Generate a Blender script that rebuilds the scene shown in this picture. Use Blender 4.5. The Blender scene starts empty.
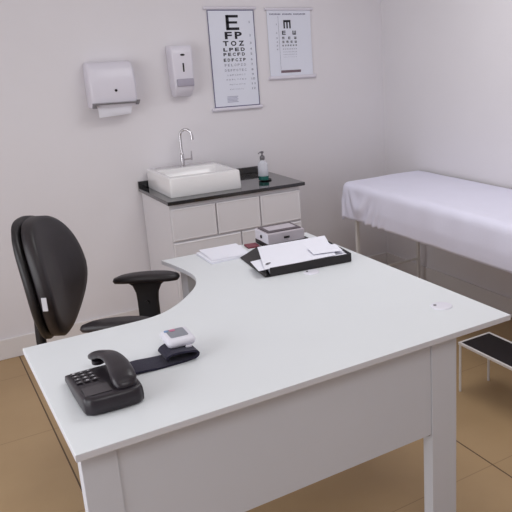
import bpy, bmesh, math, random
from mathutils import Vector, Matrix, Euler
random.seed(4)
SC = bpy.context.scene
COL = SC.collection
PI = math.pi

# ------------------------------------------------------------------ camera
cam = bpy.data.cameras.new('camera')
cam_o = bpy.data.objects.new('camera', cam); COL.objects.link(cam_o)
cam.sensor_width = 36; cam.lens = 36 * 700 / 512
cam.shift_x = -0.21875; cam.shift_y = -0.0391
cam.clip_start = 0.02
cam_o.matrix_world = Matrix((
    (0.82845314, 0.17345024, -0.53252268, 0.0),
    (-0.55911914, 0.2010979, -0.80432917, 0.0),
    (-0.0324219, 0.96409265, 0.26357954, 1.7),
    (0, 0, 0, 1)))
SC.camera = cam_o

# ------------------------------------------------------------------ world, light, exposure
w = bpy.data.worlds.new('world'); SC.world = w; w.use_nodes = True
w.node_tree.nodes['Background'].inputs[0].default_value = (0.8, 0.82, 0.9, 1)
w.node_tree.nodes['Background'].inputs[1].default_value = 0.3
SC.view_settings.view_transform = 'Standard'
SC.view_settings.look = 'None'
SC.view_settings.exposure = 0.0
SC.view_settings.gamma = 1.0
SC.view_settings.use_curve_mapping = False
LAMPS = [   # x, y, size x, size y, watts: ceiling panels, one main and one added fill
    (1.95, 2.60, 1.2, 1.2, 19.0),
    (0.60, -0.10, 1.2, 1.2, 20.0),  # fill panel added near the camera, out of view
]
SIDE_FILL = 43.0     # watts of side fill from an added, unseen window in the left wall
CEIL = 2.75
def area(name, loc, sx, sy, power, col=(0.97, 0.985, 1.0)):
    l = bpy.data.lights.new(name, 'AREA'); l.shape = 'RECTANGLE'
    l.size = sx; l.size_y = sy; l.energy = power; l.color = col
    o = bpy.data.objects.new(name, l); COL.objects.link(o); o.location = loc
    return o
for (x, y, sx, sy, p) in LAMPS:
    area('ceiling_lamp_light', (x, y, CEIL - 0.035), sx, sy, p)
wl = area('side_fill_light', (-1.33, 2.1, 1.35), 2.6, 1.7, SIDE_FILL, (0.93, 0.96, 1.0))
wl.rotation_euler = (PI / 2, 0, -PI / 2)

# ------------------------------------------------------------------ materials
def lin(c):
    f = lambda v: v / 12.92 if v <= 0.04045 else ((v + 0.055) / 1.055) ** 2.4
    return tuple(f(v / 255.0) for v in c) + (1.0,)
def mat(name, rgb, rough=0.6, metal=0.0, noise=0.0, scale=20.0, bump=0.0, bscale=200.0, coat=0.0, spec=0.5, trans=0.0, ior=1.45, sheen=0.0):
    m = bpy.data.materials.new(name); m.use_nodes = True
    nt = m.node_tree; b = nt.nodes['Principled BSDF']
    c = lin(rgb)
    b.inputs['Base Color'].default_value = c
    b.inputs['Roughness'].default_value = rough
    b.inputs['Metallic'].default_value = metal
    b.inputs['Coat Weight'].default_value = coat
    b.inputs['Specular IOR Level'].default_value = spec
    b.inputs['Transmission Weight'].default_value = trans
    b.inputs['IOR'].default_value = ior
    b.inputs['Sheen Weight'].default_value = sheen
    tc = nt.nodes.new('ShaderNodeTexCoord')
    if noise > 0:
        n = nt.nodes.new('ShaderNodeTexNoise'); n.inputs['Scale'].default_value = scale
        n.inputs['Detail'].default_value = 4
        r = nt.nodes.new('ShaderNodeValToRGB')
        r.color_ramp.elements[0].position = 0.3; r.color_ramp.elements[1].position = 0.7
        r.color_ramp.elements[0].color = tuple(v * (1 - noise) for v in c[:3]) + (1,)
        r.color_ramp.elements[1].color = tuple(min(1, v * (1 + noise)) for v in c[:3]) + (1,)
        nt.links.new(tc.outputs['Object'], n.inputs['Vector'])
        nt.links.new(n.outputs['Fac'], r.inputs['Fac'])
        nt.links.new(r.outputs['Color'], b.inputs['Base Color'])
    if bump > 0:
        n = nt.nodes.new('ShaderNodeTexNoise'); n.inputs['Scale'].default_value = bscale
        bp = nt.nodes.new('ShaderNodeBump'); bp.inputs['Strength'].default_value = bump
        bp.inputs['Distance'].default_value = 0.002
        nt.links.new(tc.outputs['Object'], n.inputs['Vector'])
        nt.links.new(n.outputs['Fac'], bp.inputs['Height'])
        nt.links.new(bp.outputs['Normal'], b.inputs['Normal'])
    return m

WALL = mat('painted_plaster', (227, 223, 227), 0.75, noise=0.015, scale=1.5, bump=0.15, bscale=60)
CEILM = mat('ceiling_paint', (236, 234, 234), 0.9, bump=0.1, bscale=50)
BASEB = mat('baseboard_paint', (226, 221, 221), 0.5, bump=0.02)
DESK = mat('white_laminate', (225, 228, 231), 0.42, noise=0.006, scale=4, bump=0.01)
DESKP = mat('white_panel', (206, 208, 216), 0.5, noise=0.01, scale=3)
DESKE = mat('shaded_edge_band', (212, 212, 218), 0.45, noise=0.01)  # greyer than the top: the edge's shade is put into its colour
CABM = mat('cabinet_lacquer', (222, 219, 223), 0.4, noise=0.008, scale=5)
GAPM = mat('cabinet_recess', (150, 144, 144), 0.6, noise=0.01)
CERAM = mat('white_ceramic', (240, 238, 239), 0.12, noise=0.003, coat=0.3)
CHROME = mat('chrome', (205, 203, 206), 0.16, metal=1.0, noise=0.01)
STEEL = mat('brushed_steel', (140, 138, 142), 0.35, metal=0.9, noise=0.04, scale=40)
BLKPL = mat('black_plastic', (34, 31, 33), 0.42, noise=0.05, scale=60, bump=0.1, bscale=500)
PHONE = mat('telephone_plastic', (38, 33, 39), 0.33, noise=0.04, scale=60, bump=0.08, bscale=700)
KEYM = mat('key_plastic', (70, 66, 70), 0.45, noise=0.03)
KEYW = mat('key_print', (200, 198, 204), 0.5, noise=0.02)
LEATH = mat('black_leather', (38, 33, 36), 0.42, noise=0.08, scale=30, bump=0.3, bscale=180)
FABR = mat('black_fabric', (40, 36, 40), 0.85, noise=0.12, scale=150, bump=0.4, bscale=500, sheen=0.2)
NAVY = mat('navy_cuff_fabric', (26, 22, 48), 0.8, noise=0.15, scale=120, bump=0.4, bscale=400, sheen=0.15)
WPL = mat('white_plastic', (226, 224, 234), 0.35, noise=0.005)
DISPW = mat('dispenser_plastic', (222, 218, 228), 0.32, noise=0.005)
DISPG = mat('dispenser_grey', (168, 163, 178), 0.35, noise=0.01)
PAPER = mat('paper', (238, 238, 248), 0.8, noise=0.005, scale=20)
CHARTP = mat('chart_paper', (226, 228, 240), 0.45, noise=0.006, scale=6)
CHARTB = mat('chart_border_ink', (92, 88, 122), 0.6, noise=0.02)
INK = mat('chart_ink', (26, 24, 34), 0.6, noise=0.02)
INKG = mat('chart_grey_ink', (120, 118, 140), 0.7, noise=0.02)
INKL = mat('chart_pale_ink', (176, 176, 194), 0.7, noise=0.02)
INKR = mat('chart_mauve_ink', (122, 102, 112), 0.7, noise=0.03)
SHEET = mat('bed_sheet_cotton', (231, 229, 246), 0.85, noise=0.01, scale=8, bump=0.25, bscale=90, sheen=0.2)
BEDW = mat('white_enamel_steel', (222, 218, 216), 0.35, noise=0.01)
VINYL = mat('white_vinyl', (220, 216, 220), 0.45, noise=0.01)
RUBB = mat('black_rubber', (26, 20, 24), 0.55, noise=0.08, scale=80, bump=0.3, bscale=400)
BOXG = mat('grey_box_plastic', (190, 182, 190), 0.4, noise=0.02)
BOXD = mat('dark_lid_plastic', (86, 76, 82), 0.4, noise=0.05)
REDM = mat('dark_red_cover', (128, 62, 74), 0.55, noise=0.12, scale=60)
GREYD = mat('display_grey', (138, 140, 150), 0.3, noise=0.03)
PINK = mat('pink_button', (196, 120, 150), 0.45, noise=0.02)
BLUEB = mat('blue_button', (120, 150, 190), 0.45, noise=0.02)
LAMPB = mat('lamp_housing', (235, 235, 235), 0.5, noise=0.01)

def granite():
    m = mat('black_granite', (28, 26, 29), 0.07, coat=0.35, spec=0.6, ior=1.6)
    nt = m.node_tree; b = nt.nodes['Principled BSDF']
    tc = nt.nodes.new('ShaderNodeTexCoord'); v = nt.nodes.new('ShaderNodeTexVoronoi')
    v.inputs['Scale'].default_value = 260
    r = nt.nodes.new('ShaderNodeValToRGB')
    r.color_ramp.elements[0].color = (0.035, 0.032, 0.036, 1); r.color_ramp.elements[0].position = 0.1
    r.color_ramp.elements[1].color = (0.010, 0.009, 0.011, 1); r.color_ramp.elements[1].position = 0.4
    nt.links.new(tc.outputs['Object'], v.inputs['Vector']); nt.links.new(v.outputs['Distance'], r.inputs['Fac'])
    nt.links.new(r.outputs['Color'], b.inputs['Base Color'])
    return m
GRAN = granite()

def glassy(name, rgb, rough=0.05, ior=1.3):
    m = mat(name, rgb, rough, ior=ior)
    m.node_tree.nodes['Principled BSDF'].inputs['Alpha'].default_value = 0.45
    return m
GLASS = glassy('clear_plastic', (238, 240, 250), 0.08, 1.12)
LIQ = mat('green_soap', (52, 120, 112), 0.2, noise=0.03, trans=0.25, ior=1.33)

def floor_mat():
    m = bpy.data.materials.new('tan_floor_tile'); m.use_nodes = True
    nt = m.node_tree; b = nt.nodes['Principled BSDF']; N = nt.nodes.new; L = nt.links.new
    b.inputs['Roughness'].default_value = 0.5
    tc = N('ShaderNodeTexCoord'); sp = N('ShaderNodeSeparateXYZ'); L(tc.outputs['Object'], sp.inputs[0])
    def joint(out, off, per, wd):
        a = N('ShaderNodeMath'); a.operation = 'SUBTRACT'; L(out, a.inputs[0]); a.inputs[1].default_value = off - per * 20 - per / 2
        q = N('ShaderNodeMath'); q.operation = 'MODULO'; L(a.outputs[0], q.inputs[0]); q.inputs[1].default_value = per
        s = N('ShaderNodeMath'); s.operation = 'SUBTRACT'; L(q.outputs[0], s.inputs[0]); s.inputs[1].default_value = per / 2
        ab = N('ShaderNodeMath'); ab.operation = 'ABSOLUTE'; L(s.outputs[0], ab.inputs[0])
        lt = N('ShaderNodeMath'); lt.operation = 'LESS_THAN'; L(ab.outputs[0], lt.inputs[0]); lt.inputs[1].default_value = wd
        return lt.outputs[0]
    jx = joint(sp.outputs[0], 0.389, 1.51, 0.0035)
    jy = joint(sp.outputs[1], 3.457, 0.755, 0.0022)
    n = N('ShaderNodeTexNoise'); n.inputs['Scale'].default_value = 3.0; n.inputs['Detail'].default_value = 5
    L(tc.outputs['Object'], n.inputs['Vector'])
    r = N('ShaderNodeValToRGB'); L(n.outputs['Fac'], r.inputs['Fac'])
    r.color_ramp.elements[0].position = 0.3; r.color_ramp.elements[1].position = 0.7
    r.color_ramp.elements[0].color = lin((170, 141, 104)); r.color_ramp.elements[1].color = lin((178, 149, 111))
    m1 = N('ShaderNodeMixRGB'); L(jy, m1.inputs[0]); L(r.outputs[0], m1.inputs[1]); m1.inputs[2].default_value = lin((150, 122, 88))
    m2 = N('ShaderNodeMixRGB'); L(jx, m2.inputs[0]); L(m1.outputs[0], m2.inputs[1]); m2.inputs[2].default_value = lin((88, 64, 40))
    L(m2.outputs[0], b.inputs['Base Color'])
    return m
FLOOR = floor_mat()

# ------------------------------------------------------------------ mesh helpers
def finish(bm, name, m, parent=None, smooth=False, angle=35):
    bmesh.ops.recalc_face_normals(bm, faces=bm.faces)
    me = bpy.data.meshes.new(name); bm.to_mesh(me); bm.free()
    ms = m if isinstance(m, (list, tuple)) else [m]
    for k in ms: me.materials.append(k)
    o = bpy.data.objects.new(name, me); COL.objects.link(o)
    if smooth:
        for p in me.polygons: p.use_smooth = True
        me.set_sharp_from_angle(angle=math.radians(angle))
    if parent is not None:
        o.parent = parent
    return o
def B(): return bmesh.new()
def bevel(bm, r, seg=2, edges=None):
    bmesh.ops.bevel(bm, geom=list(edges) if edges is not None else list(bm.edges), offset=r, segments=seg, profile=0.5, affect='EDGES', clamp_overlap=True)
def merge(bm, other, M=None):
    me = bpy.data.meshes.new('tmp'); other.to_mesh(me); other.free()
    if M is not None: me.transform(M)
    bm.from_mesh(me); bpy.data.meshes.remove(me)
def box(bm, x0, x1, y0, y1, z0, z1, r=0.0, seg=2, M=None, midx=0):
    b = bmesh.new(); bmesh.ops.create_cube(b, size=1)
    for v in b.verts:
        v.co = Vector(((x0 + x1) / 2 + v.co.x * (x1 - x0), (y0 + y1) / 2 + v.co.y * (y1 - y0), (z0 + z1) / 2 + v.co.z * (z1 - z0)))
    if r > 0: bevel(b, r, seg)
    for f in b.faces: f.material_index = midx
    merge(bm, b, M)
def hexa(bm, pts, r=0.0, seg=2, M=None):
    """eight corners: bottom ring then top ring"""
    b = bmesh.new(); v = [b.verts.new(p) for p in pts]
    for f in ((0, 1, 2, 3), (4, 5, 6, 7), (0, 1, 5, 4), (1, 2, 6, 5), (2, 3, 7, 6), (3, 0, 4, 7)):
        b.faces.new([v[i] for i in f])
    bmesh.ops.recalc_face_normals(b, faces=b.faces)
    if r > 0: bevel(b, r, seg)
    merge(bm, b, M)
def prism(bm, poly, z0, z1, r=0.0, seg=2, M=None, midx=0):
    b = bmesh.new()
    lo = [b.verts.new((p[0], p[1], z0)) for p in poly]
    hi = [b.verts.new((p[0], p[1], z1)) for p in poly]
    n = len(poly)
    b.faces.new(lo[::-1]); b.faces.new(hi)
    for i in range(n): b.faces.new((lo[i], lo[(i + 1) % n], hi[(i + 1) % n], hi[i]))
    bmesh.ops.recalc_face_normals(b, faces=b.faces)
    if r > 0:
        ed = [e for e in b.edges if abs(e.verts[0].co.z - e.verts[1].co.z) < 1e-6]
        bevel(b, r, seg, ed)
    for f in b.faces: f.material_index = midx
    merge(bm, b, M)
def lathe(bm, prof, n=24, M=None, cx=0, cy=0):
    b = bmesh.new(); rings = []
    for (r, z) in prof:
        if r < 1e-5: rings.append([b.verts.new((cx, cy, z))])
        else: rings.append([b.verts.new((cx + r * math.cos(2 * PI * i / n), cy + r * math.sin(2 * PI * i / n), z)) for i in range(n)])
    for a, c in zip(rings, rings[1:]):
        for i in range(n):
            j = (i + 1) % n
            if len(a) == 1 and len(c) == 1: continue
            if len(a) == 1: b.faces.new((a[0], c[i], c[j]))
            elif len(c) == 1: b.faces.new((a[i], a[j], c[0]))
            else: b.faces.new((a[i], a[j], c[j], c[i]))
    for ends in (rings[0], rings[-1]):
        if len(ends) > 1: b.faces.new(ends)
    merge(bm, b, M)
def tube(bm, pts, rad, n=10, M=None, cap=True):
    b = bmesh.new(); pts = [Vector(p) for p in pts]; rings = []
    up = None
    for i, p in enumerate(pts):
        a = pts[max(i - 1, 0)]; c = pts[min(i + 1, len(pts) - 1)]
        t = (c - a).normalized()
        if up is None: up = t.orthogonal().normalized()
        up = (up - t * up.dot(t)).normalized(); s = t.cross(up)
        r = rad[i] if isinstance(rad, (list, tuple)) else rad
        rings.append([b.verts.new(p + (up * math.cos(2 * PI * k / n) + s * math.sin(2 * PI * k / n)) * r) for k in range(n)])
    for a, c in zip(rings, rings[1:]):
        for k in range(n): b.faces.new((a[k], a[(k + 1) % n], c[(k + 1) % n], c[k]))
    if cap: b.faces.new(rings[0][::-1]); b.faces.new(rings[-1])
    merge(bm, b, M)
def loft(bm, rings, M=None, cap=True, closed=True):
    b = bmesh.new(); R = [[b.verts.new(p) for p in r] for r in rings]; n = len(R[0])
    for a, c in zip(R, R[1:]):
        for k in range(n if closed else n - 1): b.faces.new((a[k], a[(k + 1) % n], c[(k + 1) % n], c[k]))
    if cap: b.faces.new(R[0][::-1]); b.faces.new(R[-1])
    merge(bm, b, M)
def rrect(x0, x1, y0, y1, r, seg=5):
    out = []
    for (cx, cy, a) in ((x1 - r, y0 + r, -90), (x1 - r, y1 - r, 0), (x0 + r, y1 - r, 90), (x0 + r, y0 + r, 180)):
        for i in range(seg + 1):
            t = math.radians(a + 90 * i / seg); out.append((cx + r * math.cos(t), cy + r * math.sin(t)))
    return out
def smooth_path(pts, n=8, closed=False):
    P = [Vector(p) for p in pts]; out = []
    m = len(P)
    for i in range(m if closed else m - 1):
        p1 = P[i]; p2 = P[(i + 1) % m]
        p0 = P[(i - 1) % m] if (closed or i > 0) else p1
        p3 = P[(i + 2) % m] if (closed or i + 2 < m) else p2
        for k in range(n):
            t = k / n
            out.append(0.5 * ((2 * p1) + (-p0 + p2) * t + (2 * p0 - 5 * p1 + 4 * p2 - p3) * t * t + (-p0 + 3 * p1 - 3 * p2 + p3) * t ** 3))
    if not closed: out.append(P[-1])
    return out
def thing(name, label, cat, loc=(0, 0, 0), rz=0.0, group=None):
    o = bpy.data.objects.new(name, None); COL.objects.link(o)
    o.location = loc; o.rotation_euler = (0, 0, rz); o.empty_display_size = 0.05
    o['label'] = label; o['category'] = cat
    if group: o['group'] = group
    return o
def tag(o, label, cat, group=None):
    o['label'] = label; o['category'] = cat
    if group: o['group'] = group
    return o
def struct(o): o['kind'] = 'structure'; return o

# ------------------------------------------------------------------ room
X0, X1, Y0, Y1 = -1.4, 3.185, -1.6, 4.53
FZ = -0.08
def slab(name, a, m):
    b = B(); box(b, *a); return struct(finish(b, name, m))
slab('floor', (X0, X1, Y0, Y1, FZ - 0.08, FZ), FLOOR)
slab('ceiling', (X0, X1, Y0, Y1, CEIL, CEIL + 0.08), CEILM)
slab('wall_back', (X0 - 0.1, X1 + 0.1, Y1, Y1 + 0.1, FZ - 0.08, CEIL + 0.08), WALL)
slab('wall_right', (X1, X1 + 0.1, Y0, Y1, FZ - 0.08, CEIL + 0.08), WALL)
slab('wall_left', (X0 - 0.1, X0, Y0, Y1, FZ - 0.08, CEIL + 0.08), WALL)
slab('wall_front', (X0 - 0.1, X1 + 0.1, Y0 - 0.1, Y0, FZ - 0.08, CEIL + 0.08), WALL)
def baseboard(name, a):
    b = B(); box(b, *a, r=0.004, seg=2); return struct(finish(b, name, BASEB))
baseboard('baseboard_back', (X0, X1 - 0.014, Y1 - 0.014, Y1, FZ, 0.048))
baseboard('baseboard_right', (X1 - 0.014, X1, Y0, Y1, FZ, 0.048))
baseboard('baseboard_left', (X0, X0 + 0.014, Y0, Y1 - 0.014, FZ, 0.048))
wb = B()  # window frame out of view, added to go with the side fill
for q in ((0.74, 0.80, 0.44, 2.26), (3.40, 3.46, 0.44, 2.26), (0.80, 3.40, 0.44, 0.50), (0.80, 3.40, 2.20, 2.26), (2.07, 2.13, 0.50, 2.20)):
    box(wb, X0, X0 + 0.05, q[0], q[1], q[2], q[3], 0.003)
struct(finish(wb, 'added_window_1', BASEB))
for i, (x, y, sx, sy, p) in enumerate(LAMPS):
    t = thing('ceiling_light', ['square white ceiling light panel above the desk', 'square white fill light panel added on the unseen ceiling above the visitor side'][i], 'ceiling light', (x, y, CEIL))
    b = B(); box(b, -sx / 2 - 0.03, sx / 2 + 0.03, -sy / 2 - 0.03, sy / 2 + 0.03, -0.028, 0.0, 0.004)
    finish(b, 'housing', LAMPB, t)

# ------------------------------------------------------------------ desk
desk = thing('desk', 'large white L-shaped laminate desk with a curved inner corner', 'desk', (0.95, 2.4, 0))
DT, DB = 0.75, 0.729
def D(p): return (p[0] - 0.95, p[1] - 2.4)
curve = smooth_path([(0.930, 3.178, 0), (0.955, 3.05, 0), (0.970, 2.93, 0), (0.966, 2.83, 0), (0.930, 2.73, 0), (0.872, 2.645, 0), (0.797, 2.562, 0), (0.725, 2.505, 0), (0.655, 2.480, 0), (0.58, 2.475, 0)], 5)
poly = [(0.226, 1.676), (1.712, 1.676), (1.712, 3.178)] + [(p.x, p.y) for p in curve] + [(0.226, 2.475)]
b = B(); prism(b, [D(p) for p in poly], DB, DT, 0.0022, 2)
b.faces.ensure_lookup_table(); b.normal_update()
for f in b.faces:
    if abs(f.normal.z) < 0.5: f.material_index = 1
finish(b, 'tabletop', [DESK, DESKE], desk)
b = B(); box(b, *[0.331 - 0.95, 1.379 - 0.95], 1.720 - 2.4, 1.738 - 2.4, 0.367, DB, 0.001)
finish(b, 'modesty_panel', DESKP, desk)
b = B(); box(b, 1.60 - 0.95, 1.618 - 0.95, 2.10 - 2.4, 3.04 - 2.4, 0.367, DB, 0.001)
finish(b, 'side_panel', DESKP, desk)
for (x0, x1, y0, y1) in ((0.241, 0.331, 1.716, 1.768), (1.380, 1.491, 1.716, 1.768), (1.61, 1.68, 3.04, 3.13), (1.00, 1.05, 3.04, 3.13), (0.44, 0.50, 2.36, 2.42)):
    b = B(); box(b, x0 - 0.95, x1 - 0.95, y0 - 2.4, y1 - 2.4, FZ, DB, 0.0015)
    finish(b, 'leg', DESKP, desk)
b = B()   # dark round connector under the panel's end
lathe(b, [(0.0, 0.0), (0.007, 0.0), (0.007, 0.004), (0.0, 0.004)], 14, Matrix.Translation((1.372 - 0.95, 1.729 - 2.4, 0.3629)))
finish(b, 'panel_fixing', STEEL, desk)
def grommet(x, y, name='cable_grommet', r=0.041):
    b = B(); T = Matrix.Translation((x - 0.95, y - 2.4, DT))
    lathe(b, [(0, 0.0), (r, 0.0), (r, 0.002), (r - 0.004, 0.0042), (r * 0.75, 0.0046), (0, 0.0046)], 32, T)
    g = finish(b, name, WPL, desk, True)
    b = B(); box(b, -0.008, 0.008, r * 0.45, r * 0.72, 0.0040, 0.0051, 0.0003, 1, T @ Matrix.Rotation(0.9, 4, 'Z'))
    s = finish(b, 'cable_slot', STEEL, g)
grommet(1.572, 1.895)
grommet(1.395, 2.562, r=0.034)

# ------------------------------------------------------------------ office chair (faces the inner corner of the desk)
CA = math.radians(-30)
chair = thing('office_chair', 'black office chair with padded backrest and height-adjustable armrests behind the desk', 'office chair', (0.70, 2.885, 0), CA)
# chair local axes: +x forwards, +y to its left
b = B()
lathe(b, [(0, 0.0), (0.045, 0.0), (0.045, 0.05), (0.028, 0.06), (0.028, 0.30), (0.018, 0.30), (0.018, 0.40), (0, 0.40)], 20)
finish(b, 'gas_column', BLKPL, chair, True)
for k in range(5):
    a = 2 * PI * k / 5 + 0.3
    b = B(); M = Matrix.Translation((0, 0, FZ)) @ Matrix.Rotation(a, 4, 'Z')
    hexa(b, [(0.03, -0.024, 0.08), (0.27, -0.014, 0.058), (0.27, 0.014, 0.058), (0.03, 0.024, 0.08), (0.03, -0.02, 0.115), (0.27, -0.011, 0.078), (0.27, 0.011, 0.078), (0.03, 0.02, 0.115)], 0.004, 2, M)
    lg = finish(b, 'base_arm', BLKPL, chair)
    b = B()
    for s in (-0.014, 0.014):
        lathe(b, [(0, -0.009), (0.022, -0.009), (0.025, -0.005), (0.025, 0.005), (0.022, 0.009), (0, 0.009)], 16, M @ Matrix.Translation((0.26, s, 0.0255)) @ Matrix.Rotation(PI / 2, 4, 'X'))
    tube(b, [(0.26, 0, 0.026), (0.26, 0, 0.065)], 0.005, 8, M)
    finish(b, 'caster', BLKPL, lg, True)
b = B()   # seat: rounded, waterfall front
out = rrect(-0.225, 0.235, -0.225, 0.225, 0.10, 6)
def ring(s, z, dz=0.0): return [Vector((p[0] * s, p[1] * s, z - (0.02 if p[0] > 0.15 else 0) * dz)) for p in out]
loft(b, [ring(0.90, 0.405), ring(0.98, 0.41), ring(1.0, 0.43), ring(1.0, 0.455, 0.5), ring(0.96, 0.475, 1), ring(0.85, 0.487, 1), ring(0.5, 0.482, 0.6)])
finish(b, 'seat', FABR, chair, True, 60)
b = B(); prism(b, rrect(-0.20, 0.20, -0.19, 0.19, 0.08), 0.392, 0.405, 0.003); box(b, -0.07, 0.07, -0.09, 0.09, 0.35, 0.392, 0.01)
finish(b, 'seat_pan', BLKPL, chair)
# backrest: curved shell and cushion
def backrest_shape(b, grow, x_front, x_back, zlo, zhi, nseg=72):
    """outline in (y,z) as a superellipse, narrowing downwards; bent around the sitter"""
    rings = []
    zc = (zlo + zhi) / 2; hz = (zhi - zlo) / 2
    def outline(s):
        pts = []
        for i in range(nseg):
            a = 2 * PI * i / nseg
            ca, sa = math.cos(a), math.sin(a)
            e = 2 / 2.5
            y = math.copysign(abs(ca) ** e, ca); z = math.copysign(abs(sa) ** e, sa)
            wdt = (0.228 + grow) * (1.0 - 0.42 * max(0, -z) ** 1.8 - 0.07 * max(0, z))
            pts.append((y * wdt * s, zc + z * (hz + grow) * s))
        return pts
    def bend(p, x):
        y, z = p
        return Vector((x + 0.9 * y * y - 0.10 * (z - 0.75) - 0.25 * (z - 0.80) ** 2, y, z))
    prof = [(0.0, x_back), (0.6, x_back), (0.90, x_back + 0.004), (1.0, x_back + 0.014), (1.0, x_front - 0.014), (0.95, x_front - 0.004), (0.8, x_front + 0.004), (0.45, x_front + 0.007), (0.0, x_front + 0.008)]
    for s, x in prof:
        rings.append([bend(p, x) for p in outline(max(s, 0.02))])
    loft(b, rings)
bk = B(); backrest_shape(bk, 0.0, -0.270, -0.335, 0.56, 1.065)
cush = finish(bk, 'backrest', LEATH, chair, True, 70)
bk = B(); backrest_shape(bk, 0.006, -0.330, -0.372, 0.555, 1.062)
shell = finish(bk, 'back_shell', BLKPL, chair, True, 70)
b = B()
box(b, -0.272, -0.252, -0.2300, -0.2265, 0.745, 0.80, 0.001)
finish(b, 'label_tag', KEYW, cush)
b = B()   # back support bar
tube(b, smooth_path([(-0.05, 0, 0.375), (-0.20, 0, 0.375), (-0.36, 0, 0.40), (-0.395, 0, 0.50), (-0.385, 0, 0.70)], 6), 0.02, 12)
finish(b, 'back_support', BLKPL, chair, True)
for s in (1, -1):
    y = 0.235 * s; up = 0.045 if s > 0 else 0.008   # the two armrests are set at different heights
    b = B()
    out2 = []
    rings = []
    for (sc, z) in ((0.80, 0.655), (0.96, 0.660), (1.0, 0.670), (0.97, 0.681), (0.80, 0.688), (0.4, 0.690)):
        r_ = []
        for i in range(32):
            a = 2 * PI * i / 32; ca, sa = math.cos(a), math.sin(a); e = 2 / 2.8
            px_ = math.copysign(abs(ca) ** e, ca) * 0.150 * sc
            py_ = math.copysign(abs(sa) ** e, sa) * (0.040 + 0.006 * math.cos(a)) * sc
            r_.append(Vector((px_ + 0.01, py_ * 1.12 + y, z + up - 0.4 * (px_ - 0.02) ** 2)))
        rings.append(r_)
    loft(b, rings)
    arm = finish(b, 'armrest', LEATH, chair, True, 60)
    b = B()   # flared post under the pad
    def rr(xa, xb, hy, z): return [Vector((p[0], p[1] + y, z + (up if z > 0.5 else 0))) for p in rrect(xa - 0.008, xb + 0.008, -hy, hy, 0.008, 3)]
    loft(b, [rr(-0.032, 0.046, 0.014, 0.40), rr(-0.032, 0.046, 0.014, 0.56), rr(-0.034, 0.050, 0.015, 0.60), rr(-0.045, 0.066, 0.018, 0.635), rr(-0.07, 0.092, 0.022, 0.655), rr(-0.08, 0.10, 0.024, 0.660)])
    box(b, -0.035, 0.05, min(y, y - 0.12 * s), max(y, y - 0.12 * s), 0.378, 0.40, 0.005)
    lathe(b, [(0, -0.006), (0.009, -0.006), (0.009, 0.006), (0, 0.006)], 12, Matrix.Translation((0.005, y - 0.018, 0.60)) @ Matrix.Rotation(PI / 2, 4, 'X'))
    finish(b, 'arm_post', BLKPL, arm, True, 40)

# ------------------------------------------------------------------ cabinet with worktop, sink, tap
cab = thing('sink_cabinet', 'low white cabinet with five plain fronts under the black counter', 'cabinet', (1.67, 4.25, 0))
def C_(x0, x1, y0, y1, z0, z1): return (x0 - 1.67, x1 - 1.67, y0 - 4.25, y1 - 4.25, z0, z1)
b = B(); box(b, *C_(1.246, 2.112, 3.985, 4.514, 0.02, 0.832), r=0.001)
box(b, *C_(1.28, 2.08, 4.03, 4.514, FZ, 0.02))
finish(b, 'body', CABM, cab)
def front(x0, x1, z0, z1, name):
    b = B(); m = bmesh.new()
    g = 0.0035; a, c, d, e = x0 + g - 1.67, x1 - g - 1.67, z0 + g, z1 - g; yf = 3.967 - 4.25; yb = 3.9845 - 4.25
    rs = []
    for ins, yy in ((0, yb), (0, yf + 0.004), (0.005, yf), (0.010, yf), (0.013, yf + 0.0012)):
        rs.append([Vector((a + ins, yy, d + ins)), Vector((c - ins, yy, d + ins)), Vector((c - ins, yy, e - ins)), Vector((a + ins, yy, e - ins))])
    loft(b, rs)
    return finish(b, name, CABM, cab)
front(1.246, 1.529, 0.604, 0.808, 'drawer'); front(1.529, 1.822, 0.604, 0.808, 'drawer'); front(1.822, 2.112, 0.604, 0.808, 'drawer')
front(1.246, 1.681, 0.03, 0.600, 'door'); front(1.681, 2.112, 0.03, 0.600, 'door')
wt = thing('countertop', 'polished black granite counter on the white cabinet', 'countertop', (1.686, 4.24, 0.832))
b = B(); box(b, 1.232 - 1.686, 2.14 - 1.686, 3.95 - 4.24, 4.53 - 4.24, 0.0005, 0.023, 0.003)
finish(b, 'slab', GRAN, wt)
b = B(); box(b, 1.232 - 1.686, 2.076 - 1.686, 4.512 - 4.24, 4.53 - 4.24, 0.023, 0.066, 0.002)
finish(b, 'backsplash', GRAN, wt)
CT = 0.8553
sink = thing('vessel_sink', 'rectangular white ceramic vessel sink on the black counter', 'sink', (1.51, 4.27, CT))
b = B()
def rz_(x0, x1, y0, y1, r, z): return [Vector((p[0] - 1.51, p[1] - 4.27, z)) for p in rrect(x0, x1, y0, y1, r, 4)]
loft(b, [rz_(1.290, 1.742, 4.052, 4.498, 0.012, 0.0), rz_(1.288, 1.744, 4.050, 4.50, 0.014, 0.004), rz_(1.288, 1.738, 4.048, 4.502, 0.014, 0.110), rz_(1.291, 1.735, 4.051, 4.499, 0.012, 0.116), rz_(1.298, 1.728, 4.058, 4.492, 0.012, 0.118), rz_(1.316, 1.712, 4.074, 4.385, 0.02, 0.118), rz_(1.32, 1.708, 4.078, 4.381, 0.02, 0.113), rz_(1.345, 1.685, 4.100, 4.360, 0.04, 0.072), rz_(1.45, 1.58, 4.18, 4.28, 0.03, 0.062)])
finish(b, 'basin', CERAM, sink, True, 40)
b = B(); lathe(b, [(0, 0.0625), (0.02, 0.0625), (0.022, 0.0645), (0.012, 0.066), (0, 0.066)], 20, None, 1.515 - 1.51, 4.23 - 4.27)
finish(b, 'drain', CHROME, sink, True)
fz = CT + 0.1185
tap = thing('faucet', 'tall chrome gooseneck faucet standing on the sink rim', 'faucet', (1.512, 4.44, fz))
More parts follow.
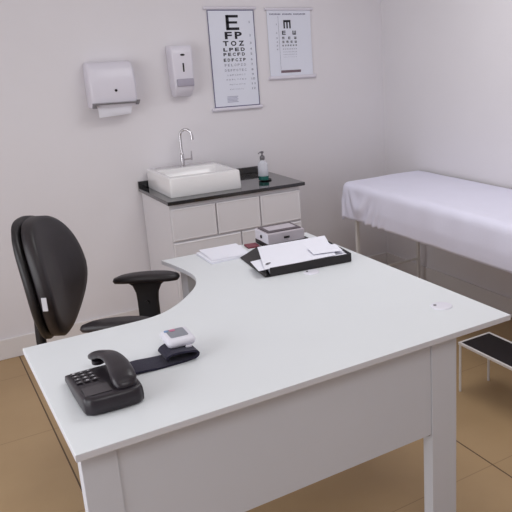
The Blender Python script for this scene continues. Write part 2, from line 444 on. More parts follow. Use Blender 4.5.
b = B(); lathe(b, [(0, 0), (0.020, 0), (0.020, 0.004), (0.0135, 0.010), (0.0125, 0.07), (0.014, 0.072), (0.012, 0.085), (0.0085, 0.09), (0, 0.09)], 20)
finish(b, 'body', CHROME, tap, True)
b = B()
path = [Vector((0, 0, 0.085)), Vector((0, 0, 0.13)), Vector((0, 0, 0.175))]
dx, dy = 0.72, -0.69
for i in range(0, 13):
    a = PI - i * PI / 12 * 1.03
    rr_ = 0.040
    path.append(Vector((dx * (rr_ + rr_ * math.cos(a)), dy * (rr_ + rr_ * math.cos(a)), 0.198 + rr_ * math.sin(a))))
path.append(path[-1] + Vector((0, 0, -0.022)))
tube(b, path, [0.0088] * (len(path) - 2) + [0.0105, 0.0105], 12)
finish(b, 'spout', CHROME, tap, True)
b = B()
tube(b, [(0.008, 0, 0.042), (0.062, -0.004, 0.043)], 0.0055, 10)
tube(b, [(0.062, -0.004, 0.036), (0.063, -0.004, 0.095)], [0.0065, 0.0035], 10)
finish(b, 'lever', CHROME, tap, True)
# soap bottle on a shallow dark disc
disc = B(); lathe(disc, [(0, 0), (0.036, 0), (0.042, 0.006), (0.040, 0.0075), (0.034, 0.003), (0, 0.003)], 28)
disc = finish(disc, 'dark_disc', BLKPL, None, True); disc.location = (1.972, 4.185, CT)
tag(disc, 'small round black disc under the soap bottle on the counter', 'disc')
bot = thing('soap_bottle', 'clear pump bottle with green liquid soap at its bottom, on the black counter', 'bottle', (1.962, 4.19, CT + 0.0035))
b = B(); lathe(b, [(0, 0), (0.029, 0), (0.030, 0.004), (0.030, 0.090), (0.026, 0.106), (0.013, 0.114), (0.012, 0.122), (0.0, 0.122)], 24)
finish(b, 'bottle', GLASS, bot, True, 60)
b = B(); lathe(b, [(0, 0.0015), (0.0305, 0.0015), (0.0305, 0.026), (0, 0.026)], 24)
finish(b, 'liquid', LIQ, bot, True)
b = B(); lathe(b, [(0, 0.1222), (0.0135, 0.1222), (0.0145, 0.126), (0.0145, 0.140), (0.009, 0.147), (0.0045, 0.150), (0.0045, 0.160), (0.010, 0.162), (0.011, 0.170), (0.006, 0.173), (0, 0.173)], 18)
tube(b, smooth_path([(0.004, 0, 0.167), (-0.016, -0.006, 0.168), (-0.028, -0.01, 0.162)], 4), 0.0035, 8)
finish(b, 'pump', STEEL, bot, True)
for part in bot.children: part.data.transform(Matrix.Diagonal((1.12, 1.12, 1.10, 1)))

# ------------------------------------------------------------------ wall dispensers
sd = thing('soap_dispenser', 'white wall-mounted soap dispenser beside the letter eye chart', 'soap dispenser', (1.574, Y1, 1.414))
b = B()
rings = []
for (z, y0_, hw) in ((0.0, -0.045, 0.046), (0.010, -0.065, 0.050), (0.05, -0.102, 0.056), (0.07, -0.108, 0.058), (0.27, -0.108, 0.062), (0.305, -0.100, 0.063), (0.318, -0.085, 0.062)):
    rings.append([Vector((p[0], p[1], z)) for p in rrect(-hw - 0.008, hw + 0.006, y0_, 0.0, 0.014, 4)])
loft(b, rings)
finish(b, 'cover', DISPW, sd, True, 40)
b = B(); box(b, -0.052, 0.058, -0.119, -0.10, 0.068, 0.115, 0.006, 3); s_ = finish(b, 'push_lever', DISPG, sd, True, 40)
b = B(); box(b, -0.005, 0.005, -0.1095, -0.106, 0.158, 0.212, 0.001); finish(b, 'level_window', BLKPL, sd)
b = B(); lathe(b, [(0, 0), (0.5, 0), (0.5, 0.12), (0, 0.12)], 20, Matrix.Translation((0.0, -0.108, 0.262)) @ Matrix.Rotation(PI / 2, 4, 'X') @ Matrix.Diagonal((0.030, 0.013, 0.012, 1)))
finish(b, 'maker_badge', BLKPL, sd, True)
td = thing('paper_towel_dispenser', 'white wall-mounted paper towel dispenser with a grey tear bar, left of the sink', 'towel dispenser', (1.125, Y1, 1.366))
b = B(); rings = []
for (z, y0_, hw) in ((0.02, -0.118, 0.134), (0.045, -0.128, 0.137), (0.16, -0.126, 0.139), (0.24, -0.112, 0.138), (0.275, -0.09, 0.134), (0.285, -0.07, 0.128)):
    rings.append([Vector((p[0], p[1], z)) for p in rrect(-hw, hw, y0_, 0.0, 0.022, 5)])
loft(b, rings)
finish(b, 'cover', DISPW, td, True, 40)
b = B(); lathe(b, [(0, 0), (0.008, 0), (0.008, 0.005), (0, 0.005)], 16, Matrix.Translation((0.012, -0.125, 0.118)) @ Matrix.Rotation(PI / 2, 4, 'X'))
finish(b, 'lock', BLKPL, td, True)
b = B(); box(b, -0.136, 0.142, -0.141, -0.129, 0.038, 0.050, 0.002)
hexa(b, [(-0.140, -0.144, 0.020), (-0.112, -0.144, 0.020), (-0.112, -0.127, 0.020), (-0.140, -0.127, 0.020), (-0.134, -0.143, 0.048), (-0.121, -0.143, 0.048), (-0.121, -0.128, 0.048), (-0.134, -0.128, 0.048)], 0.001)
hexa(b, [(0.118, -0.144, 0.028), (0.134, -0.144, 0.028), (0.134, -0.127, 0.028), (0.118, -0.127, 0.028), (0.126, -0.143, 0.056), (0.146, -0.143, 0.056), (0.146, -0.128, 0.056), (0.126, -0.128, 0.056)], 0.001)
finish(b, 'tear_bar', STEEL, td)
b = B(); nx, nz = 10, 6
rings = []
for j in range(nz + 1):
    z = 0.04 - 0.080 * j / nz; hw = 0.105 - 0.012 * j / nz
    rr_ = [Vector((-hw + 2 * hw * i / nx, -0.112 + 0.030 * j / nz - 0.004 * math.sin(j * 0.5) - 0.002 * math.sin(i * 0.9), z + (0.010 * i / nx if j == nz else 0))) for i in range(nx + 1)]
    rings.append(rr_ + [v + Vector((0, 0.0015, 0)) for v in rr_[::-1]])
loft(b, rings)
finish(b, 'paper_towel', PAPER, td, True)

# ------------------------------------------------------------------ eye charts
def text_bm(b, s, x0, x1, z0, z1, y, bold=0.0):
    """letters of s fitted in the rectangle on a plane facing -y"""
    cu = bpy.data.curves.new('t', 'FONT'); cu.body = s; cu.offset = bold; cu.extrude = 0.0; cu.resolution_u = 3
    o = bpy.data.objects.new('t', cu); COL.objects.link(o)
    dg = bpy.context.evaluated_depsgraph_get()
    me = bpy.data.meshes.new_from_object(o.evaluated_get(dg))
    xs = [v.co.x for v in me.vertices]; ys = [v.co.y for v in me.vertices]
    a, c, d, e = min(xs), max(xs), min(ys), max(ys)
    for v in me.vertices:
        v.co = Vector((x0 + (v.co.x - a) / (c - a) * (x1 - x0), y, z0 + (v.co.y - d) / (e - d) * (z1 - z0)))
    b.from_mesh(me)
    bpy.data.meshes.remove(me); bpy.data.objects.remove(o); bpy.data.curves.remove(cu)
def row(b, s, x0, x1, z0, z1, y, lw, bold=0.02):
    n = len(s)
    for i, ch in enumerate(s):
        cx = x0 + lw / 2 + (x1 - x0 - lw) * (i / (n - 1) if n > 1 else 0.5)
        k = 0.25 if ch == 'I' else 1.0
        text_bm(b, ch, cx - lw / 2 * k, cx + lw / 2 * k, z0, z1, y, bold)
def chart_base(name, label, x0, x1, z0, z1, rail0, rail1, border):
    t = thing(name, label, 'eye chart', ((x0 + x1) / 2, Y1, z0))
    W = x1 - x0; H = z1 - z0
    b = B(); box(b, -W / 2, W / 2, -0.0075, -0.0055, -0.004, H + 0.004)
    finish(b, 'chart_sheet', CHARTP, t)
    if border:
        b = B(); e = 0.0055
        for q in ((-W / 2, W / 2, H - e, H), (-W / 2, W / 2, 0, e), (-W / 2, -W / 2 + e, e, H - e), (W / 2 - e, W / 2, e, H - e)):
            box(b, q[0], q[1], -0.0083, -0.0076, q[2], q[3])
        finish(b, 'border', CHARTB, t)
    for zz, r in ((H + 0.011, 0.009), (-0.012, 0.0125)):
        b = B(); tube(b, [(-W / 2 - rail0, -0.0105, zz), (W / 2 + rail1, -0.0105, zz)], r, 12)
        finish(b, 'hanging_rail', DISPW, t, True)
    return t, W, H
ca, W, H = chart_base('eye_chart', 'letter eye chart with a dark border and a large E, nearer the soap dispenser', 1.800, 2.131, 1.322, 1.951, 0.022, 0.014, True)
b = B(); yy = -0.0084
U = lambda u: -W / 2 + u * W
V = lambda v: H * (1 - v)
# stacked bars of the big E, as fine serifless lettering
x0, x1 = U(0.38), U(0.66)
for (a, c, d, e) in ((x0, x0 + 0.022, V(0.205), V(0.052)), (x0, x1 - 0.004, V(0.078), V(0.052)), (x0, x1 - 0.012, V(0.139), V(0.116)), (x0, x1, V(0.205), V(0.178))):
    box(b, a, c, yy, yy + 0.0006, d, e)
finish(b, 'large_letter', INK, ca)
b = B()
rows = [('FP', .335, .705, .222, .296, .155), ('TOZ', .285, .74, .315, .366, .12), ('LPED', .28, .745, .385, .421, .088), ('PECFD', .275, .74, .436, .469, .066), ('EDFCZP', .27, .75, .494, .526, .055)]
for s, u0, u1, v0, v1, lw in rows:
    b = B(); row(b, s, U(u0), U(u1), V(v1), V(v0), yy, lw * W, 0.035); finish(b, 'letter_row', INK, ca)
for s, u0, u1, v0, v1, lw in [('FELOPZD', .285, .745, .550, .575, .042), ('DEFPOTEC', .28, .75, .605, .628, .038), ('LEFODPCT', .33, .72, .660, .674, .030), ('FDPLTCEO', .30, .73, .707, .721, .030), ('PEZOLCFTD', .36, .70, .760, .771, .024), ('EDPTFZLOC', .36, .66, .812, .821, .02)]:
    b = B(); row(b, s, U(u0), U(u1), V(v1), V(v0), yy, lw * W, 0.0); finish(b, 'letter_row', INKG, ca)
for i, v in enumerate((.125, .26, .34, .40, .452, .51, .562, .617, .667, .714, .766, .817)):
    b = B(); text_bm(b, str(i + 1), U(.88 if i == 0 else .865 if i < 9 else .85), U(.893 if i == 0 else .905 if i < 9 else .925), V(v + .011), V(v - .011), yy); finish(b, 'row_number', INKG, ca)
b = B(); 
for i in range(5): box(b, U(.28), U(.52 - .02 * (i % 2)), yy, yy + 0.0006, V(.888 + i * .014 + .008), V(.888 + i * .014))
finish(b, 'fine_print', INKL, ca)
cb, W, H = chart_base('eye_chart', 'smaller pale eye chart with turned E symbols and a mauve bar near its foot', 2.228, 2.566, 1.508, 1.944, 0.016, 0.018, False)
def tumbling(b, cx, cz, s, rot):
    t = s / 5
    M = Matrix.Translation((cx, 0, cz)) @ Matrix.Rotation(rot * PI / 2, 4, 'Y')
    h = s / 2
    for q in ((-h, -h + t * 1.25, -h, h), (-h, h, h - t, h), (-h, h, -t / 2, t / 2), (-h, h, -h, -h + t)):
        box(b, q[0], q[1], yy, yy + 0.0006, q[2], q[3], 0, 1, M)
U = lambda u: -W / 2 + u * W
V = lambda v: H * (1 - v)
b = B(); tumbling(b, U(.445), V(.205), 0.056, 1)
finish(b, 'large_symbol', INK, cb)
for rowi, (v, s, n, u0, u1) in enumerate(((.335, .027, 2, .36, .60), (.415, .0165, 3, .34, .62), (.475, .0145, 4, .335, .625), (.53, .010, 6, .325, .63))):
    for i in range(n):
        b = B(); tumbling(b, U(u0 + (u1 - u0) * i / (n - 1)), V(v), s, (i * 3 + rowi) % 4); finish(b, 'symbol', INK, cb)
for (v, s, n, u0, u1) in ((.585, .006, 8, .33, .63), (.63, .004, 10, .33, .63), (.67, .004, 10, .33, .63), (.71, .003, 10, .33, .62)):
    b = B()
    for i in range(n): tumbling(b, U(u0 + (u1 - u0) * i / (n - 1)), V(v), s, (i * 7) % 4)
    finish(b, 'symbol_row', INKG, cb)
b = B()
box(b, U(.245), U(.249), yy, yy + .0006, V(.90), V(.08)); finish(b, 'rule_line', INKG, cb)
for i, v in enumerate((.205, .335, .415, .475, .53, .585)): 
    b = B(); text_bm(b, str(i + 1), U(.195 if i == 0 else .18), U(.205 if i == 0 else .21), V(v + .012), V(v - .012), yy); finish(b, 'row_number', INKG, cb)
b = B()
for i in range(26):   # small heading along the top, too fine to read
    if i in (8, 16): continue
    box(b, U(.06 + .032 * i), U(.06 + .032 * i + .022), yy, yy + .0006, V(.062 - .0012 * (i % 3)), V(.040 + .002 * (i % 2)))
finish(b, 'heading', INKG, cb)
b = B(); box(b, U(.245), U(.71), yy, yy + .0006, V(.955), V(.915)); finish(b, 'colour_bar', INKR, cb)

# ------------------------------------------------------------------ examination bed, sheet, step
bed = thing('examination_bed', 'white steel examination bed along the right wall under a white sheet', 'examination bed', (2.83, 3.15, 0))
BX0, BX1, BY0, BY1, BZ = 2.515, 3.14, 2.18, 4.10, 0.775
def E_(x, y): return (x - 2.83, y - 3.15)
b = B(); prism(b, [E_(*p) for p in rrect(BX0, BX1, BY0, BY1, 0.03)], 0.685, BZ, 0.022, 3)
finish(b, 'mattress', VINYL, bed, True, 50)
b = B()
for y in (BY0 + 0.02, 4.0):
    tube(b, [(*E_(2.56, y), 0.672), (*E_(3.095, y), 0.672)], 0.0125, 10)
for x in (2.56, 3.095):
    tube(b, [(*E_(x, BY0 + 0.02), 0.672), (*E_(x, 4.0), 0.672)], 0.0125, 10)
finish(b, 'frame', BEDW, bed, True)
for (x, y) in ((2.56, 4.0), (3.095, 4.0), (2.56, 2.24), (3.095, 2.24)):
    b = B(); box(b, x - 2.83 - 0.012, x - 2.83 + 0.012, y - 3.15 - 0.012, y - 3.15 + 0.012, FZ + 0.012, 0.66, 0.003)
    lg = finish(b, 'leg', BEDW, bed)
    b = B(); lathe(b, [(0, FZ), (0.016, FZ), (0.016, FZ + 0.02), (0.0, FZ + 0.02)], 14, None, x - 2.83, y - 3.15); finish(b, 'foot', BLKPL, lg, True)
for y in (4.0, 2.24):
    b = B(); tube(b, [(*E_(2.572, y), 0.135), (*E_(3.083, y), 0.135)], 0.009, 10); finish(b, 'crossbar', BEDW, bed, True)
def sheet():
    xl, xr, yb, yf = BX0 - 0.008, BX1 + 0.02, BY0 - 0.008, BY1 + 0.008
    zt = BZ + 0.008; r = 0.045
    Lx, Ly = 0.222, 0.21
    us = [xr - i * (xr - xl + Lx) / 60 for i in range(61)]
    vs = [yb + i * (yf - yb + Ly) / 130 for i in range(131)]
    b = bmesh.new(); G = []
    def over(d):          # d: distance past the edge start; returns (horizontal, drop)
        if d <= 0: return 0.0, 0.0
        q = r * PI / 2
        if d < q: a = d / r; return r * math.sin(a), r * (1 - math.cos(a))
        return r, r + (d - q)
    import mathutils.noise as nz
    for v in vs:
        rowv = []
        for u in us:
            dx = max(0.0, (xl + r) - u); dy = max(0.0, v - (yf - r))
            d = math.hypot(dx, dy)
            if d > 0: nxv, nyv = -dx / d, dy / d
            else: nxv, nyv = 0, 0
            if dx > 0 and dy > 0:  # the corner: shorten so the hem stays nearly level
                lim = max(Lx, Ly) + r
                d2 = min(d, lim + 0.25 * (d - lim)) if d > lim else d
            else: d2 = d
            h, dr = over(d2)
            x = (min(max(u, xl + r), xr) if dx <= 0 else xl + r) + nxv * h
            y = (v if dy <= 0 else yf - r) + nyv * h
            z = zt - dr
            if dr > 0.03:
                f = min(1, (dr - 0.03) / 0.12)
                ph = 0.5 * math.sin(v * 9 + 1.3 * math.sin(v * 4)) + 0.5 * math.sin(v * 23 + u * 3)
                sl = math.sin((v + 1.1 * dr) * (30 + 5 * math.sin(v * 6))) * math.exp(-((v + 1.1 * dr - 4.02) / 0.17) ** 2)
                corner = (1 if (dx > 0 and dy > 0) else 0) * 0.012 * math.sin(math.atan2(dy, dx) * 9)
                out = f * (0.010 + 0.006 * ph + 0.017 * sl + corner)
                x += nxv * out; y += nyv * out
                z += 0.004 * ph * f
            else:
                z += 0.0025 * nz.noise(Vector((u * 7, v * 7, 0))) + 0.002
                z += 0.004 * math.exp(-((u - 3.0) / .2) ** 2) 
            if u < xl + 0.12 and dr < 0.05:
                z += 0.003 * nz.noise(Vector((u * 12, v * 9, 3)))
            rowv.append(b.verts.new((x - 2.83, y - 3.15, z)))
        G.append(rowv)
    for a, c in zip(G, G[1:]):
        for k in range(len(us) - 1): b.faces.new((a[k], a[k + 1], c[k + 1], c[k]))
    return b
sh = finish(sheet(), 'bed_sheet', SHEET, None, True, 180)
sh.location = (2.83, 3.15, 0)
md = sh.modifiers.new('thickness', 'SOLIDIFY'); md.thickness = 0.0025; md.offset = 1
tag(sh, 'white cotton sheet draped over the examination bed with folds at its corner', 'sheet')

stool = thing('step_stool', 'low white framed step with a black rubber top beside the examination bed', 'step stool', (2.33, 2.3, 0))
SX0, SX1, SY0, SY1, SZ = 2.222, 2.44, 2.10, 2.545, 0.20
def S_(x, y): return (x - 2.33, y - 2.3)
b = B(); w_ = 0.011
for q in ((SX0, SX1, SY1 - w_, SY1), (SX0, SX1, SY0, SY0 + w_), (SX0, SX0 + w_, SY0 + w_, SY1 - w_), (SX1 - w_, SX1, SY0 + w_, SY1 - w_)):
    box(b, q[0] - 2.33, q[1] - 2.33, q[2] - 2.3, q[3] - 2.3, SZ - 0.014, SZ, 0.0015)
finish(b, 'frame', BEDW, stool)
b = B(); box(b, SX0 + w_ - 2.33, SX1 - w_ - 2.33, SY0 + w_ - 2.3, SY1 - w_ - 2.3, SZ - 0.012, SZ - 0.003, 0.001)
finish(b, 'rubber_tread', RUBB, stool)
for (x, y) in ((SX0 + 0.008, SY1 - 0.008), (SX1 - 0.008, SY1 - 0.008), (SX0 + 0.008, SY0 + 0.008), (SX1 - 0.008, SY0 + 0.008)):
    b = B(); tube(b, [(*S_(x, y), FZ), (*S_(x, y), SZ - 0.0145)], 0.007, 10); finish(b, 'leg', BEDW, stool, True)

# ------------------------------------------------------------------ telephone
ph = thing('telephone', 'black corded desk telephone on the near left corner of the desk', 'telephone', (0.37, 1.985, DT))
PX, PY = 0.37, 1.985
b = B()   # wedge body: tall at the near end, low at the keypad end
body = smooth_path([(0.290, 1.885, 0), (0.300, 1.850, 0), (0.330, 1.838, 0), (0.42, 1.836, 0), (0.446, 1.848, 0), (0.453, 1.878, 0), (0.452, 2.08, 0), (0.440, 2.112, 0), (0.305, 2.110, 0), (0.290, 2.08, 0)], 5, True)
def zt_(y): return 0.052 - 0.026 * max(0, (y - 1.90)) / 0.22 if y > 1.9 else 0.052
rs = []
for (s, f) in ((0.96, 0.0), (0.99, 0.10), (1.0, 0.40), (0.985, 0.78), (0.965, 0.92), (0.93, 0.985), (0.88, 1.0)):
    rs.append([Vector(((p.x - PX) * s, (p.y - PY) * s, 0.002 + f * (zt_(p.y) - 0.002))) for p in body])
loft(b, rs)
phb = finish(b, 'base', PHONE, ph, True, 50)
b = B()   # recessed front face strip
box(b, 0.302 - PX, 0.372 - PX, 1.868 - PY, 1.925 - PY, 0.0505, 0.0535, 0.001)
finish(b, 'name_card', KEYM, ph)
for i in range(3):
    for j in range(4):
        x = 0.312 + 0.021 * i; y = 2.085 - 0.030 * j
        z = zt_(y)
        b = B(); M = Matrix.Translation((x - PX, y - PY, z - 0.0005)) @ Matrix.Rotation(-0.118, 4, 'X')
        box(b, -0.008, 0.008, -0.009, 0.009, 0, 0.0028, 0.0008, 2, M)
        k = finish(b, 'key', KEYM, ph)
        b = B(); text_bm(b, '123456789*0#'[j * 3 + i], -0.0035, 0.0035, -0.0055, 0.0055, 0, 0.03)
        b.transform(M @ Matrix.Translation((0, 0, 0.0030)) @ Matrix.Rotation(-PI / 2, 4, 'X') @ Matrix.Rotation(PI, 4, 'Y'))
        b.transform(Matrix.Identity(4))
        finish(b, 'key_print', KEYW, k)
# handset: arched, bigger earpiece at the near end
b = B()
axis = [(0.409, 1.862, 0.056, .026, .012), (0.410, 1.875, 0.062, .032, .018), (0.412, 1.90, 0.068, .0345, .020), (0.414, 1.93, 0.073, .0335, .019), (0.416, 1.97, 0.079, .030, .016), (0.414, 2.02, 0.081, .0265, .014), (0.408, 2.06, 0.077, .024, .013), (0.400, 2.09, 0.069, .023, .013), (0.392, 2.12, 0.058, .023, .015), (0.387, 2.142, 0.050, .019, .012)]
ax = smooth_path([(a[0], a[1], a[2]) for a in axis], 4); rd = smooth_path([(a[3], a[4], 0) for a in axis], 4)
rings = []
for i, p in enumerate(ax):
    rings.append([Vector((p.x - PX + rd[i].x * math.copysign(abs(math.cos(t)) ** 0.8, math.cos(t)), p.y - PY, p.z + rd[i].y * math.copysign(abs(math.sin(t)) ** 0.8, math.sin(t)))) for t in [2 * PI * k / 18 for k in range(18)]])
def end_ring(i, dy, s): 
    p = ax[i]; return [Vector((p.x - PX + rd[i].x * s * math.cos(t), p.y - PY + dy, p.z + rd[i].y * s * math.sin(t))) for t in [2 * PI * k / 18 for k in range(18)]]
rings = [end_ring(0, -0.008, 0.55)] + rings + [end_ring(-1, 0.007, 0.55)]
loft(b, rings)
hs = finish(b, 'handset', PHONE, ph, True, 70)
b = B(); lathe(b, [(0, 0), (0.019, 0), (0.019, 0.012), (0, 0.012)], 18, None, 0.392 - PX, 2.118 - PY); bmesh.ops.translate(b, verts=b.verts, vec=(0, 0, 0.033))
finish(b, 'mouthpiece', PHONE, hs, True)
b = B(); lathe(b, [(0, 0), (0.026, 0), (0.026, 0.012), (0, 0.012)], 20, None, 0.41 - PX, 1.888 - PY); bmesh.ops.translate(b, verts=b.verts, vec=(0, 0, 0.0405))
finish(b, 'earpiece', PHONE, hs, True)

# ------------------------------------------------------------------ wrist blood pressure monitor
bp = thing('blood_pressure_monitor', 'white wrist blood pressure monitor with a navy cuff lying on the desk beside the telephone', 'blood pressure monitor', (0.60, 2.07, DT))
QX, QY = 0.60, 2.07
b = B()
# flat tongue of the cuff, then a loop at its right end
cen = smooth_path([(0.452, 0, 0.006), (0.50, 0, 0.007), (0.55, 0, 0.004), (0.60, 0, 0.004), (0.635, 0, 0.004), (0.664, 0, 0.008), (0.676, 0, 0.019), (0.668, 0, 0.030), (0.640, 0, 0.035), (0.612, 0, 0.036), (0.590, 0, 0.031), (0.580, 0, 0.021), (0.585, 0, 0.013)], 5)
rings = []
N_ = len(cen)
for i, p in enumerate(cen):
    a = cen[max(0, i - 1)]; c = cen[min(N_ - 1, i + 1)]; t = (c - a).normalized(); nn = Vector((-t.z, 0, t.x)) * 0.0032
    s = i / N_
    yc = 2.073 - 0.01 * min(1, s * 3); hy = 0.043 + 0.004 * math.sin(s * 12) + (0.004 if s > .4 else 0)
    if s > 0.45: yc += 0.035 * (s - 0.45)
    q = p - Vector((QX, QY, 0)) + Vector((0, yc, 0))
    rings.append([q + Vector((0, -hy, 0)) - nn, q + Vector((0, hy, 0)) - nn, q + Vector((0, hy, 0)) + nn, q + Vector((0, -hy, 0)) + nn])
loft(b, rings)
finish(b, 'cuff', NAVY, bp, True, 50)
b = B(); M = Matrix.Translation((0.642 - QX, 2.112 - QY, 0.0395)) @ Matrix.Rotation(-0.05, 4, 'Z')
rs = []
for (s, z) in ((0.86, 0.0), (0.95, 0.004), (1.0, 0.012), (0.99, 0.018), (0.90, 0.0245), (0.82, 0.026)):
    rs.append([Vector((p[0] * s, p[1] * s, z)) for p in rrect(-0.046, 0.046, -0.060, 0.060, 0.018, 5)])
loft(b, rs, M)
hou = finish(b, 'housing', WPL, bp, True, 50)
b = B(); prism(b, rrect(-0.028, 0.030, -0.030, 0.044, 0.008), 0.026, 0.0268, 0, 1, M); finish(b, 'display', GREYD, hou)
b = B(); prism(b, rrect(-0.016, 0.002, 0.024, 0.040, 0.005), 0.0268, 0.0285, 0.0005, 1, M); finish(b, 'button', PINK, hou)
b = B(); prism(b, rrect(-0.033, -0.020, 0.028, 0.042, 0.004), 0.0262, 0.0280, 0.0005, 1, M); finish(b, 'button', BLUEB, hou)
b = B(); box(b, 0.008, 0.028, -0.064, -0.054, -0.004, 0.003, 0.002, 2, M); finish(b, 'cuff_clip', WPL, hou)

# ------------------------------------------------------------------ paper, tray, box
def sheet_mesh(wd, ht, curl, seed, th=0.0006, n=10, lift=(0, 0, 0, 0)):
    rnd = random.Random(seed); b = B(); ph_ = rnd.random() * 6
    rs = []
    for j in range(n + 1):
        top = []
        for i in range(n + 1):
            u = i / n; v = j / n
            z = curl * (0.5 + 0.5 * math.sin(u * 3.3 + v * 2.1 + ph_)) + lift[0] * (1 - u) * (1 - v) + lift[1] * u * (1 - v) + lift[2] * u * v + lift[3] * (1 - u) * v
            top.append(Vector(((u - 0.5) * wd, (v - 0.5) * ht, z)))
        rs.append(top + [p + Vector((0, 0, th)) for p in top[::-1]])
    loft(b, rs); return b
def quad_sheet(name, label, corners, z, th, bulge, group):
    """corners: near left, near right, far right, far left, each with its own lift"""
    cx = sum(c[0] for c in corners) / 4; cy = sum(c[1] for c in corners) / 4; n = 12; b = B(); rs = []
    for j in range(n + 1):
        top = []
        for i in range(n + 1):
            u, v = i / n, j / n
            w4 = ((1 - u) * (1 - v), u * (1 - v), u * v, (1 - u) * v)
            p = [sum(w4[k] * corners[k][q] for k in range(4)) for q in range(3)]
            top.append(Vector((p[0] - cx, p[1] - cy, p[2] + bulge * math.sin(u * 5.1 + v) * math.sin(v * PI))))
        rs.append(top + [q + Vector((0, 0, th)) for q in top[::-1]])
    loft(b, rs); o = finish(b, name, PAPER, None, True, 40); o.location = (cx, cy, z)
    return tag(o, label, 'paper', group)
def place_sheet(name, label, cat, wd, ht, x, y, z, rz, curl=0.001, seed=1, m=PAPER, group=None, lift=(0, 0, 0, 0), th=0.0006):
    o = finish(sheet_mesh(wd, ht, curl, seed, th=th, lift=lift), name, m, None, True, 40)
    o.location = (x, y, z); o.rotation_euler = (0, 0, rz); tag(o, label, cat, group); return o
b = B(); hexa(b, [(-0.10, -0.10, 0), (0.082, -0.092, 0), (0.125, 0.085, 0), (-0.10, 0.10, 0), (-0.10, -0.10, 0.011), (0.082, -0.092, 0.011), (0.125, 0.085, 0.011), (-0.10, 0.10, 0.011)], 0.0008, 1)
pad = finish(b, 'paper_pad', PAPER); pad.location = (1.195, 3.058, DT + 0.0002); pad.rotation_euler = (0, 0, 0.0)
tag(pad, 'thin pad of white paper on the far end of the desk, left of the tray', 'paper pad')
place_sheet('paper_sheet', 'loose white sheet lying on top of the paper pad', 'paper', 0.19, 0.20, 1.205, 3.072, DT + 0.012, -0.06, 0.001, 3, lift=(0.0, 0.0, 0.004, 0.003))

tr = thing('document_tray', 'black plastic document tray full of papers at the far end of the desk', 'document tray', (1.43, 2.75, DT + 0.0005), math.radians(-6))
b = B()
prism(b, rrect(-0.212, 0.200, -0.150, 0.195, 0.012), 0.0, 0.003, 0.0005)
finish(b, 'base', BLKPL, tr)
for nm, q in (('front_wall', (-0.190, 0.200, -0.152, -0.146)), ('back_wall', (-0.12, 0.200, 0.190, 0.196)), ('side_wall', (0.197, 0.203, -0.146, 0.190))):
    b = B(); box(b, q[0], q[1], q[2], q[3], 0.0025, 0.040, 0.0015, 2); finish(b, nm, BLKPL, tr)
b = B()   # sloping left end
hexa(b, [(-0.215, -0.152, 0.002), (-0.209, -0.152, 0.002), (-0.209, 0.196, 0.002), (-0.215, 0.196, 0.002), (-0.209, -0.150, 0.016), (-0.203, -0.150, 0.016), (-0.118, 0.196, 0.042), (-0.124, 0.196, 0.042)], 0.001, 1)
finish(b, 'sloping_end', BLKPL, tr)
g = 'white papers piled in the black tray'
quad_sheet('paper_sheet', 'thick lowest pile of white sheets filling the bottom of the tray', [(1.232, 2.640, 0.0), (1.610, 2.602, 0.0), (1.640, 2.900, 0.0), (1.318, 2.918, 0.0)], DT + 0.0065, 0.024, 0.0, g)
quad_sheet('paper_sheet', 'white paper showing at the far right corner of the tray', [(1.33, 2.66, 0.0), (1.612, 2.630, 0.001), (1.648, 2.868, 0.004), (1.36, 2.90, 0.0)], DT + 0.0315, 0.0006, 0.0004, g)
quad_sheet('paper_sheet', 'white sheet sticking out over the low left end of the tray under the topmost one', [(1.176, 2.628, 0.0), (1.50, 2.612, 0.0), (1.53, 2.80, 0.0), (1.205, 2.775, 0.0)], DT + 0.0345, 0.0012, 0.0003, g)
quad_sheet('paper_sheet', 'largest topmost white sheet in the tray, its left end hanging over the low side', [(1.200, 2.622, 0.000), (1.545, 2.600, 0.002), (1.655, 2.885, 0.014), (1.312, 2.927, 0.010)], DT + 0.0385, 0.0006, 0.003, g)
place_sheet('paper_sheet', 'small white sheet at the near right end of the tray', 'paper', 0.14, 0.10, 1.540, 2.69, DT + 0.0455, math.radians(-12), 0.001, 14, PAPER, g, (0, 0.0, 0.006, 0.006), 0.0006)
b = B()
tube(b, smooth_path([(0.000, 0, 0.003), (0.012, 0.006, 0.003), (0.03, 0.004, 0.003), (0.034, -0.004, 0.003), (0.012, -0.006, 0.003), (0.005, -0.001, 0.003), (0.028, 0.001, 0.003)], 5), 0.0014, 6)
clip = finish(b, 'paper_clip', STEEL, None, True); clip.location = (1.228, 2.665, DT + 0.0405); clip.rotation_euler = (0, 0, 0.6)
tag(clip, 'steel paper clip on the sheets at the left end of the tray', 'paper clip')

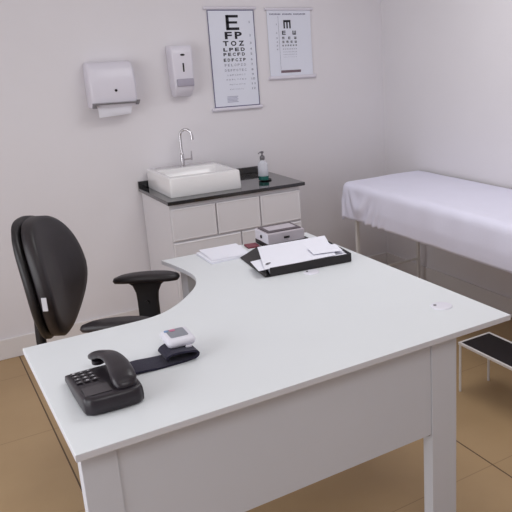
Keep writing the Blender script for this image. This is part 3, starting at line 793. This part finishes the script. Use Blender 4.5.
b = B(); box(b, -0.105, 0.115, -0.085, 0.075, 0, 0.023, 0.002)
fol = finish(b, 'document_case', BLKPL); fol.location = (1.515, 3.090, DT + 0.0004); fol.rotation_euler = (0, 0, -0.03)
tag(fol, 'flat black case lying under the grey box', 'document case')
bx = thing('storage_box', 'small grey box with a dark lid behind the document tray', 'box', (1.508, 3.082, DT + 0.0240), -0.03)
b = B(); box(b, -0.099, 0.099, -0.080, 0.078, 0, 0.052, 0.003, 2)
b.normal_update()
for f in b.faces:
    if f.normal.x < -0.9: f.material_index = 1
finish(b, 'body', [BOXG, WPL], bx)
b = B(); box(b, -0.088, 0.092, -0.062, 0.068, 0.0522, 0.057, 0.002)
lid = finish(b, 'lid', BOXD, bx)
b = B(); box(b, -0.072, 0.076, -0.036, 0.044, 0.057, 0.0586, 0.0006); finish(b, 'lid_panel', BOXG, lid)
b = B(); box(b, -0.015, 0.015, -0.086, -0.0795, 0.020, 0.030, 0.002, 2, Matrix.Rotation(-0.0, 4, 'Y'))
finish(b, 'latch', BLKPL, bx)
b = B(); lathe(b, [(0, 0), (0.009, 0), (0.009, 0.004), (0, 0.004)], 14, Matrix.Translation((-0.099, 0.0, 0.026)) @ Matrix.Rotation(-PI / 2, 4, 'Y')); finish(b, 'latch', BLKPL, bx)
b = B(); box(b, -0.030, 0.030, -0.034, 0.034, 0, 0.008, 0.001)
red = finish(b, 'notebook', REDM); red.location = (1.368, 3.115, DT + 0.0002); red.rotation_euler = (0, 0, -0.1)
tag(red, 'small dark red notebook between the paper pad and the grey box', 'notebook')

# ------------------------------------------------------------------ real-world size: the desk top stands 0.75 m above the floor
K = 0.905
for o in list(SC.objects):
    if o.parent is None:
        L = o.matrix_world.copy() if o.type == 'CAMERA' else None
        o.location = Vector((o.location.x * K, o.location.y * K, (o.location.z - FZ) * K))
        if o.type == 'LIGHT':
            o.data.size *= K; o.data.size_y *= K; o.data.energy *= K * K
        elif o.type != 'CAMERA':
            o.scale = (K, K, K)
